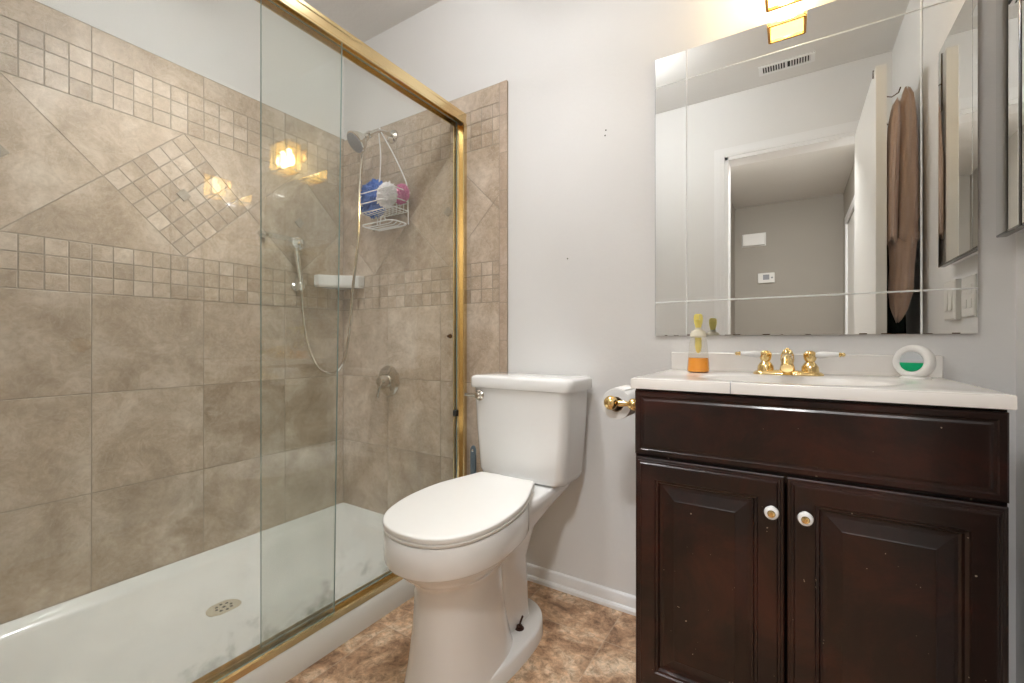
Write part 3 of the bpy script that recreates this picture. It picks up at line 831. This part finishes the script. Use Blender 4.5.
# ------------------------------------------------------------------ wall mirror with cut border lines
MX0, MX1, MZ0, MZ1 = -.381, .372, .934, 1.838
wm = thing('wall_mirror', 'large frameless rectangular mirror with cut border lines above the counter', 'mirror', (-.005, D, MZ0))
obj('mirror_glass', B(MX0, MX1, D - .006, D - .0005, MZ0, MZ1), 'mirror', wm)
def groove(p0, p1, horiz):
    bm = bmesh.new(); hw, dp = .0022, .0012
    y = D - .0061
    if horiz: rr = [[(x, y, p0[1] - hw), (x, y - dp, p0[1]), (x, y, p0[1] + hw)] for x in (p0[0], p1[0])]
    else: rr = [[(p0[0] - hw, y, z), (p0[0], y - dp, z), (p0[0] + hw, y, z)] for z in (p0[1], p1[1])]
    loft(bm, rr)
    obj('cut_line', bm, 'groove', wm)
groove((-.284, MZ0), (-.284, MZ1), False); groove((.272, MZ0), (.272, MZ1), False)
groove((MX0, MZ0 + .108), (MX1, MZ0 + .108), True); groove((MX0, MZ1 - .092), (MX1, MZ1 - .092), True)
obj('glass_rim', B(MX0 - .0012, MX0, D - .006, D - .0005, MZ0, MZ1), 'grey_plastic', wm)

rnd = random.Random(3); x = MX0 + .03
while x < MX1 - .02:
    L_ = rnd.uniform(.004, .022)
    if rnd.random() < .62: obj('tarnish_spot', B(x, x + L_, D - .0064, D - .006, MZ0, MZ0 + rnd.uniform(.001, .003)), 'bronze', wm)['label'] = 'dark tarnished spot on the lower edge'
    x += L_ + rnd.uniform(.004, .03)
for hx_, hz_ in ((-.556, 1.637), (-.553, 1.655), (-.70, 1.22)):
    bm = bmesh.new(); lathe(bm, (hx_, D - .0001, hz_), (0, -1, 0), [(.0028, 0), (.002, .0006)], 8); obj('nail_hole', bm, 'dark_gap', wall_back)

# ------------------------------------------------------------------ recessed medicine cabinet on the right wall
mc = thing('medicine_cabinet', 'mirrored medicine cabinet with chrome edging on the right wall', 'medicine cabinet', (XR, 1.23, 1.155))
obj('cabinet_body', B(.4165, XR - .0005, 1.012, 1.462, 1.160, 1.845), 'white', mc, bevel=.001)
for y0_, y1_, xo in ((1.008, 1.3385, .400), (1.3415, 1.468, .398)):
    f = obj('door', B(xo, .4160, y0_, y1_, 1.155, 1.850), 'dark_chrome', mc, bevel=.0015)
    bm = bmesh.new()
    e = .006
    loft(bm, [[(x, y0_ + i, 1.155 + i), (x, y1_ - i, 1.155 + i), (x, y1_ - i, 1.850 - i), (x, y0_ + i, 1.850 - i)] for i, x in ((.004, xo - .0003), (.018, xo - .0021), (.019, xo - .0022))] if False else
             [[(x, y0_ + i, 1.155 + i), (x, y1_ - i, 1.155 + i), (x, y1_ - i, 1.850 - i), (x, y0_ + i, 1.850 - i)] for i, x in ((.004, xo + .001), (.004, xo - .0006), (.005, xo - .0008))])
    obj('door_mirror', bm, 'mirror', f)

# switch plate and outlet on the right wall under the medicine cabinet
def plate(name, label, cat, yc, zc, hw, hh, th, kind):
    r = thing(name, label, cat, (XR, yc, zc))
    bm = bmesh.new(); loft(bm, [[(XR - x, yc + sy * (hw - i), zc + sz * (hh - i)) for sy, sz in ((-1, -1), (1, -1), (1, 1), (-1, 1))] for i, x in ((0, .0002), (0, th - .003), (.004, th))])
    obj('cover_plate', bm, 'plastic', r)
    n = 2
    for k in range(n):
        y = yc + (k - .5) * .046
        if kind == 'switch':
            bm = bmesh.new(); loft(bm, [[(XR - th - a, y + sy * .016, zc + sz * .033) for (sy, sz, a) in ((-1, -1, f0), (1, -1, f0), (1, 1, f1), (-1, 1, f1))] for f0, f1 in ((-.001, -.001), (.004, .001))])
            obj('rocker', bm, 'plastic', r)
        else:
            for dz in (-.02, .02):
                bm = bmesh.new(); box(bm, XR - th - .002, XR - th + .001, y - .015, y + .015, zc + dz - .013, zc + dz + .013); obj('socket', bm, 'plastic', r, bevel=.002)
    return r
plate('light_switch', 'white double light switch on the right wall below the medicine cabinet', 'light switch', 1.030, 1.045, .057, .062, .016, 'switch')
plate('wall_outlet', 'white double wall outlet beside the light switch nearer the mirror', 'outlet', 1.168, 1.045, .055, .060, .006, 'outlet')

# ------------------------------------------------------------------ wall sconce above the mirror
scx = -.015
sc_ = thing('wall_sconce', 'brass wall sconce with one lit square amber glass shade above the mirror', 'wall lamp', (scx, D, 1.95))
bm = bmesh.new(); lathe(bm, (scx, D - .0005, 1.975), (0, -1, 0), [(.055, 0), (.055, .008), (.046, .014), (.02, .018), (.012, .022)], 32)
obj('wall_plate', bm, 'gold', sc_, smooth=True)
bm = bmesh.new(); tube(bm, spline([(scx, D - .02, 1.975), (scx, D - .05, 2.02), (scx, D - .08, 2.025), (scx, D - .0885, 2.00)], 5), .007, 12)
lathe(bm, (scx, D - .0885, 2.005), (0, 0, -1), [(.012, 0), (.020, .004), (.020, .035)], 20)
obj('arm', bm, 'gold', sc_, smooth=True)
hx, hy0, hy1, hz0, hz1 = .046, 1.362, 1.446, 1.850, 1.998
bm = bmesh.new()
t_ = .0035
for sx in (-1, 1):
    for y in (hy0, hy1): box(bm, scx + sx * hx - t_, scx + sx * hx + t_, y - t_, y + t_, hz0, hz1)
for z in (hz0, hz1):
    for sx in (-1, 1): box(bm, scx + sx * hx - t_, scx + sx * hx + t_, hy0, hy1, z - t_, z + t_)
    for y in (hy0, hy1): box(bm, scx - hx, scx + hx, y - t_, y + t_, z - t_, z + t_)
obj('shade_frame', bm, 'gold', sc_)
bm = bmesh.new()
for sx in (-1, 1): quad(bm, [(scx + sx * hx, y, z) for y, z in ((hy0, hz0), (hy1, hz0), (hy1, hz1), (hy0, hz1))])
for y in (hy0, hy1): quad(bm, [(x, y, z) for x, z in ((scx - hx, hz0), (scx + hx, hz0), (scx + hx, hz1), (scx - hx, hz1))])
obj('glass_shade', bm, 'amber', sc_)
bm = bmesh.new(); lathe(bm, (scx, 1.404, 1.968), (0, 0, -1), [(.012, 0), (.013, .015), (.026, .040), (.030, .058), (.024, .078), (.010, .088)], 24)
obj('light_bulb', bm, 'bulb', sc_, smooth=True)

# fill lights added out of view: bathroom globe and hall dome
def dome(name, label, x, y, r, mt):
    a = thing(name, label, 'added fill light', (x, y, H))
    bm = bmesh.new(); lathe(bm, (x, y, H - .0005), (0, 0, -1), [(r + .012, 0), (r + .012, .016), (r, .020)], 40); obj('lamp_base', bm, 'white', a, smooth=True)
    bm = bmesh.new(); lathe(bm, (x, y, H - .018), (0, 0, -1), [(r, 0), (r * .96, .016), (r * .82, .034), (r * .55, .048), (r * .15, .055)], 40, cap0=False); obj('diffuser', bm, mt, a, smooth=True)
gl = thing('added_fill_lamp', 'added white globe fill light on a short stem under the bathroom ceiling', 'added fill light', (-.76, .68, H))
bm = bmesh.new(); lathe(bm, (-.76, .68, H - .0005), (0, 0, -1), [(.060, 0), (.058, .012), (.020, .022), (.012, .028), (.032, .034), (.032, .046)], 30); obj('lamp_base', bm, 'gold', gl, smooth=True)
bm = bmesh.new(); sphere(bm, (-.76, .68, 2.305), .080, 32); obj('globe', bm, 'dome', gl, smooth=True)
dome('added_fill_lamp', 'added round white fill light on the hall ceiling outside the doorway', -.06, -.62, .16, 'hall_fill')

def can(x, y, label, mt):  # unseen cylinder added to brighten the lower shower and toilet area
    dl = thing('added_fill_downlight', label, 'added fill light', (x, y, H), 'added cylinder fill lights on the ceiling')
    bm = bmesh.new(); lathe(bm, (x, y, H - .0003), (0, 0, -1), [(.082, 0), (.082, .138), (.080, .14), (.077, .14), (.075, .138), (.075, .010)], 36, cap0=True, cap1=False); obj('barrel', bm, 'white', dl, smooth=True, angle=40)
    bm = bmesh.new(); lathe(bm, (x, y, H - .010), (0, 0, -1), [(.0745, 0), (.070, .004), (.03, .006)], 36); obj('lens', bm, mt, dl, smooth=True)
can(-1.56, .72, 'added white cylinder fill light on the ceiling over the shower pan', 'downlight')
can(-.72, .98, 'added white cylinder fill light on the ceiling above the toilet', 'can_fill')

# ceiling vent above the doorway
vt = thing('ceiling_vent', 'white louvred air vent in the ceiling above the doorway', 'vent', (-.03, .14, H))
bm = bmesh.new()
for a in ((-.160, .100, .095, .108), (-.160, .100, .172, .185), (-.160, -.140, .108, .172), (.080, .100, .108, .172), (-.036, -.024, .108, .172)):
    box(bm, *a, H - .006, H - .0003)
obj('frame', bm, 'white', vt)
obj('duct', B(-.140, .080, .108, .172, H - .0012, H - .0004), 'dark_gap', vt)
for k in range(18):
    x = -.134 + k * .0122
    if abs(x + .03) < .008: continue
    bm = bmesh.new(); loft(bm, [[(x, y, H - .0015), (x + .0045, y, H - .0055), (x + .006, y, H - .0055), (x + .0015, y, H - .0015)] for y in (.108, .172)])
    obj('louvre', bm, 'white', vt)

# hall: door chime box and thermostat
ch = thing('door_chime', 'white rectangular chime box high on the hall wall seen in the mirror', 'door chime', (-.36, -2.64, 2.04))
obj('chime_cover', B(-.475, -.255, -2.639, -2.60, 1.975, 2.105), 'plastic', ch, bevel=.006)
obj('chime_base', B(-.482, -.248, -2.6395, -2.63, 1.968, 2.112), 'plastic', ch)
th_ = thing('thermostat', 'small white thermostat with dark display on the hall wall', 'thermostat', (-.25, -2.64, 1.61))
obj('thermostat_body', B(-.325, -.165, -2.6395, -2.615, 1.555, 1.665), 'plastic', th_, bevel=.006)
obj('display', B(-.275, -.215, -2.6152, -2.613, 1.590, 1.645), 'grey_plastic', th_)
bm = bmesh.new(); lathe(bm, (-.19, -2.615, 1.61), (0, 1, 0), [(.010, 0), (.009, .004)], 14); obj('button', bm, 'grey_plastic', th_)

# ------------------------------------------------------------------ over-door hook, towel, dark garment on the door's back
hk = thing('over_door_hook', 'dark wire hook hung over the top of the open door', 'hook', (.30, .655, 2.014))
bm = bmesh.new()
tube(bm, [(.2765, .655, 1.985), (.2765, .655, 2.0155), (.3165, .655, 2.0155), (.3165, .655, 1.80), (.322, .655, 1.785), (.345, .655, 1.79), (.352, .655, 1.815)], .0022, 8)
tube(bm, [(.3165, .655, 1.90), (.335, .655, 1.893), (.356, .655, 1.905), (.362, .655, 1.925)], .0022, 8)
obj('hook_wire', bm, 'bronze', hk, smooth=True)
def cloth(rings_def, n=64, folds=6, amp=.22, seed=1.0):
    bm = bmesh.new(); rr = []
    for z, cx_, cy_, rx, ry in rings_def:
        ring = []
        for k in range(n):
            a = 2 * PI * k / n
            ft = 1 + amp * math.sin(folds * a + seed + z * 1.5) + .10 * math.sin((folds * 2 + 1) * a + seed * 2 + z * 4)
            ring.append((cx_ + rx * ft * math.cos(a), cy_ + ry * ft * math.sin(a), z + .012 * math.sin(3 * a + seed)))
        rr.append(ring)
    loft(bm, rr); return bm
tw = thing('bath_towel', 'brown terry bath towel hanging behind the open door seen in the mirror', 'towel', (.37, .63, 1.0))
bm = cloth([(1.305, .374, .64, .036, .050), (1.308, .374, .64, .042, .057), (1.335, .374, .64, .043, .058), (1.34, .374, .64, .040, .055), (1.385, .374, .64, .040, .055), (1.39, .374, .64, .043, .058),
            (1.5, .375, .64, .042, .057), (1.7, .378, .64, .037, .052), (1.83, .381, .64, .029, .040), (1.885, .383, .64, .021, .032), (1.908, .383, .64, .012, .02), (1.915, .383, .64, .004, .01)], folds=3, amp=.07)
obj('outer_fold', bm, 'towel', tw, smooth=True, angle=80)
bm = cloth([(1.00, .350, .66, .004, .008), (1.015, .353, .66, .012, .018), (1.05, .358, .655, .024, .032), (1.12, .365, .65, .034, .042), (1.22, .368, .65, .034, .046), (1.32, .371, .65, .039, .05)], folds=3, amp=.09, seed=3)
obj('lower_corner', bm, 'towel', tw, smooth=True, angle=80)
bm = cloth([(1.31, .333, .672, .012, .028), (1.315, .333, .672, .016, .03), (1.4, .333, .672, .017, .034), (1.6, .335, .672, .018, .036), (1.78, .340, .67, .017, .034), (1.85, .347, .66, .013, .024), (1.87, .352, .66, .004, .01)], folds=3, amp=.08, seed=2)
obj('inner_fold', bm, 'towel', tw, smooth=True, angle=80)
bm = cloth([(.70, .362, .49, .040, .05), (.9, .362, .49, .040, .055), (1.15, .360, .49, .036, .055), (1.28, .358, .50, .028, .045), (1.34, .356, .50, .018, .03), (1.36, .35, .50, .008, .015)], folds=5, amp=.12, seed=4)
single('hanging_robe', bm, 'linen_dark', 'dark green garment hanging behind the brown towel', 'robe', (.35, .52, .70), smooth=True, angle=80)

# ------------------------------------------------------------------ shower head, arm, hose, hand shower, valve
sh = thing('wall_shower', 'round brushed nickel shower head on a bent wall arm in the shower', 'shower', (-1.60, D - .012, 1.885))
bm = bmesh.new(); lathe(bm, (-1.60, D - .0125, 1.885), (0, -1, 0), [(.032, 0), (.030, .006), (.018, .012), (.012, .014)], 28); obj('wall_flange', bm, 'nickel', sh, smooth=True)
bm = bmesh.new(); tube(bm, spline([(-1.60, D - .02, 1.885), (-1.602, 1.43, 1.887), (-1.605, 1.39, 1.878), (-1.61, 1.355, 1.853)], 6), .0085, 14)
lathe(bm, (-1.611, 1.352, 1.851), (-.1, -.80, -.60), [(.012, -.01), (.015, 0), (.015, .012), (.010, .016)], 18)
obj('arm', bm, 'nickel', sh, smooth=True)
ax = Vector((-.22, -.72, -.66)).normalized()
bm = bmesh.new(); lathe(bm, Vector((-1.613, 1.340, 1.842)), ax, [(.010, 0), (.013, .008), (.014, .016), (.018, .024), (.034, .040), (.045, .058), (.050, .070), (.050, .076), (.046, .079)], 36)
hd_ = obj('head', bm, 'nickel', sh, smooth=True)
bm = bmesh.new(); lathe(bm, Vector((-1.613, 1.340, 1.842)) + ax * .0791, ax, [(.045, 0), (.044, .002), (.01, .0025)], 36); o = obj('spray_face', bm, 'grey_plastic', hd_, smooth=True); o['label'] = 'dark grey spray face'

hs = thing('hand_shower', 'chrome hand shower held on the long tiled wall with looping metal hose', 'hand shower', (XL, 1.21, 1.20))
P = lambda *a: Vector(a)
bm = bmesh.new(); lathe(bm, (XL + .0004, 1.215, 1.172), (1, 0, 0), [(.021, 0), (.021, .008), (.012, .014), (.010, .03)], 24)
lathe(bm, (XL + .048, 1.215, 1.155), (0, -.08, 1), [(.013, 0), (.016, .004), (.016, .026), (.012, .032)], 18); obj('wall_bracket', bm, 'chrome', hs, smooth=True)
bm = bmesh.new(); tube(bm, spline([(XL + .048, 1.214, 1.150), (XL + .048, 1.211, 1.20), (XL + .046, 1.200, 1.28), (XL + .046, 1.192, 1.345)], 5), [.011] * 6 + [.0125] * 5 + [.0145] * 5, 14); obj('handle', bm, 'chrome', hs, smooth=True)
bm = bmesh.new(); lathe(bm, (XL + .030, 1.196, 1.362), (1, -.25, 0), [(.022, -.002), (.031, .004), (.035, .016), (.033, .034), (.024, .046), (.008, .050)], 28); obj('spray_head', bm, 'chrome', hs, smooth=True)
bm = bmesh.new(); lathe(bm, (XL + .0004, 1.23, 1.365), (1, 0, 0), [(.026, 0), (.025, .008), (.016, .012), (.012, .026)], 24); obj('upper_bracket', bm, 'chrome', hs, smooth=True)
bm = bmesh.new()
tube(bm, spline([(-1.618, 1.362, 1.852), (-1.655, 1.350, 1.80), (-1.662, 1.335, 1.6), (-1.668, 1.33, 1.38), (-1.685, 1.315, 1.15), (-1.705, 1.31, .95), (-1.74, 1.305, .82), (-1.80, 1.295, .768), (-1.86, 1.26, .795), (-1.90, 1.235, .90), (-1.918, 1.222, 1.03), (-1.922, 1.216, 1.15)], 8), .0062, 10)
obj('hose', bm, 'nickel', hs, smooth=True)
bm = bmesh.new(); lathe(bm, (-1.92, 1.185, 1.378), (0, -1, 0), [(.010, 0), (.0115, .01), (.0115, .16), (.008, .165)], 16)
bar = single('grab_bar', bm, 'acryl_bar', 'short clear acrylic bar beside the chrome hand shower head', 'bar', (-1.92, 1.10, 1.378), smooth=True)
bm = bmesh.new(); lathe(bm, (-XL + XL - .048, -.04, .0), (1, 0, 0), [(.012, -.0015), (.012, .004), (.006, .008), (.006, .045)], 16); obj('mount', bm, 'chrome', bar, smooth=True, keep=True)

vx, vz = -1.628, .728
va = thing('shower_valve', 'round brushed nickel shower valve with lever on the tiled end wall', 'shower valve', (vx, D - .012, vz))
bm = bmesh.new(); lathe(bm, (vx, D - .0125, vz), (0, -1, 0), [(.073, 0), (.072, .004), (.060, .010), (.040, .014), (.030, .016)], 40); obj('trim_plate', bm, 'nickel', va, smooth=True)
bm = bmesh.new(); lathe(bm, (vx, D - .028, vz), (0, -1, 0), [(.030, 0), (.029, .020), (.024, .034), (.020, .046), (.012, .050)], 28)
tube(bm, [(vx, D - .062, vz - .01), (vx - .006, D - .070, vz - .040), (vx - .010, D - .074, vz - .075)], [.011, .009, .008], 12); obj('lever', bm, 'nickel', va, smooth=True)

# ceramic corner shelf
bm = bmesh.new()
kx, ky, R0 = XL + .0006, D - .0125, .165
def quarter(r, z, o_=0.0):
    e_ = .035
    return [(kx + o_, ky - o_, z), (kx + r, ky - o_, z), (kx + r, ky - e_, z), (kx + r * .62, ky - r * .50, z), (kx + r * .50, ky - r * .62, z), (kx + e_, ky - r, z), (kx + o_, ky - r, z)]
loft(bm, [quarter(R0 - .008, 1.180), quarter(R0, 1.190), quarter(R0, 1.236), quarter(R0 - .002, 1.239), quarter(R0 - .014, 1.239, .004), quarter(R0 - .020, 1.226, .006)])
single('corner_soap_shelf', bm, 'porcelain', 'white ceramic soap shelf in the shower corner', 'soap shelf', (XL, D - .012, 1.18))

# wire caddy hanging from the arm
cad = thing('shower_caddy', 'white wire shower caddy hanging from the shower head arm', 'shower caddy', (-1.605, 1.41, 1.45))
W = .0024
CY0, CY1 = 1.352, 1.458
bm = bmesh.new()
tube(bm, spline([(-1.650, CY1 - .02, 1.655), (-1.632, 1.43, 1.78), (-1.616, 1.405, 1.875), (-1.607, 1.402, 1.896), (-1.598, 1.405, 1.875), (-1.545, 1.43, 1.77), (-1.485, CY1 - .02, 1.655), (-1.477, CY1 - .01, 1.60), (-1.470, CY1 - .01, 1.445)], 5), W * 1.2, 8)
tube(bm, [(-1.650, CY1 - .02, 1.655), (-1.668, CY1 - .01, 1.60), (-1.675, CY1 - .01, 1.47)], W * 1.2, 8)
obj('hanger', bm, 'wire', cad, smooth=True)
bm = bmesh.new()
for z, g in ((1.590, .004), (1.545, 0), (1.505, -.004)):
    p = rrect(-1.580, (CY0 + CY1) / 2, .112 + g, (CY1 - CY0) / 2 + g, .02, z, 4)
    tube(bm, p, W, 8, closed=True)
for k in range(9):
    x = -1.675 + .0235 * k
    tube(bm, [(x, CY1, 1.588), (x, CY1, 1.508), (x, CY1 - .01, 1.500), (x, CY0 + .01, 1.500), (x, CY0 + .002, 1.506)], W * .8, 6)
obj('basket', bm, 'wire', cad, smooth=True)
bm = bmesh.new()
tube(bm, rrect(-1.580, (CY0 + CY1) / 2, .105, (CY1 - CY0) / 2, .035, 1.448, 5), W * 1.3, 8, closed=True)
for k in range(4):
    y = CY0 + .016 + k * .024
    tube(bm, [(-1.675, y, 1.446), (-1.655, y, 1.438), (-1.505, y, 1.438), (-1.485, y, 1.446)], W * .9, 6)
tube(bm, spline([(-1.56, CY0 + .01, 1.44), (-1.55, CY0 + .01, 1.47), (-1.535, CY0 + .01, 1.475), (-1.525, CY0 + .01, 1.455)], 4), W, 6)
obj('soap_tray', bm, 'wire', cad, smooth=True)
def puff(c, r, mt, label, sq=1.0):
    bm = bmesh.new(); ret = bmesh.ops.create_icosphere(bm, subdivisions=5, radius=1.0)
    sd_ = Vector((c[0] * 31, c[1] * 17, c[2] * 13))
    for v_ in bm.verts:
        n_ = v_.co.normalized()
        q = n_ * 2.4 + sd_
        rid = abs(noise.noise(q)) + .5 * abs(noise.noise(q * 2.3)) + .25 * abs(noise.noise(q * 5))
        k = 1.06 - .85 * (max(0, .30 - rid) / .30) ** 1.1 + .30 * noise.noise(q * 5)
        v_.co = n_ * r * k * (1 + .05 * math.sin(34 * n_.x + 9 * noise.noise(q)) * math.sin(31 * n_.z + 9 * noise.noise(q + sd_)))
        v_.co.y *= sq
        v_.co += Vector(c)
    base = Vector((c[0], c[1], c[2] - r))
    return single('bath_puff', bm, mt, label, 'bath puff', base, group='mesh bath puffs in the wire caddy', smooth=True, angle=80)
puff((-1.652, 1.408, 1.580), .077, 'puff_blue', 'large blue mesh bath puff at the left of the wire caddy', .58)
puff((-1.540, 1.385, 1.572), .050, 'puff_white', 'white mesh bath puff in the middle of the wire caddy', .62)
puff((-1.492, 1.425, 1.580), .040, 'puff_pink', 'small pink mesh bath puff at the right of the wire caddy', .62)
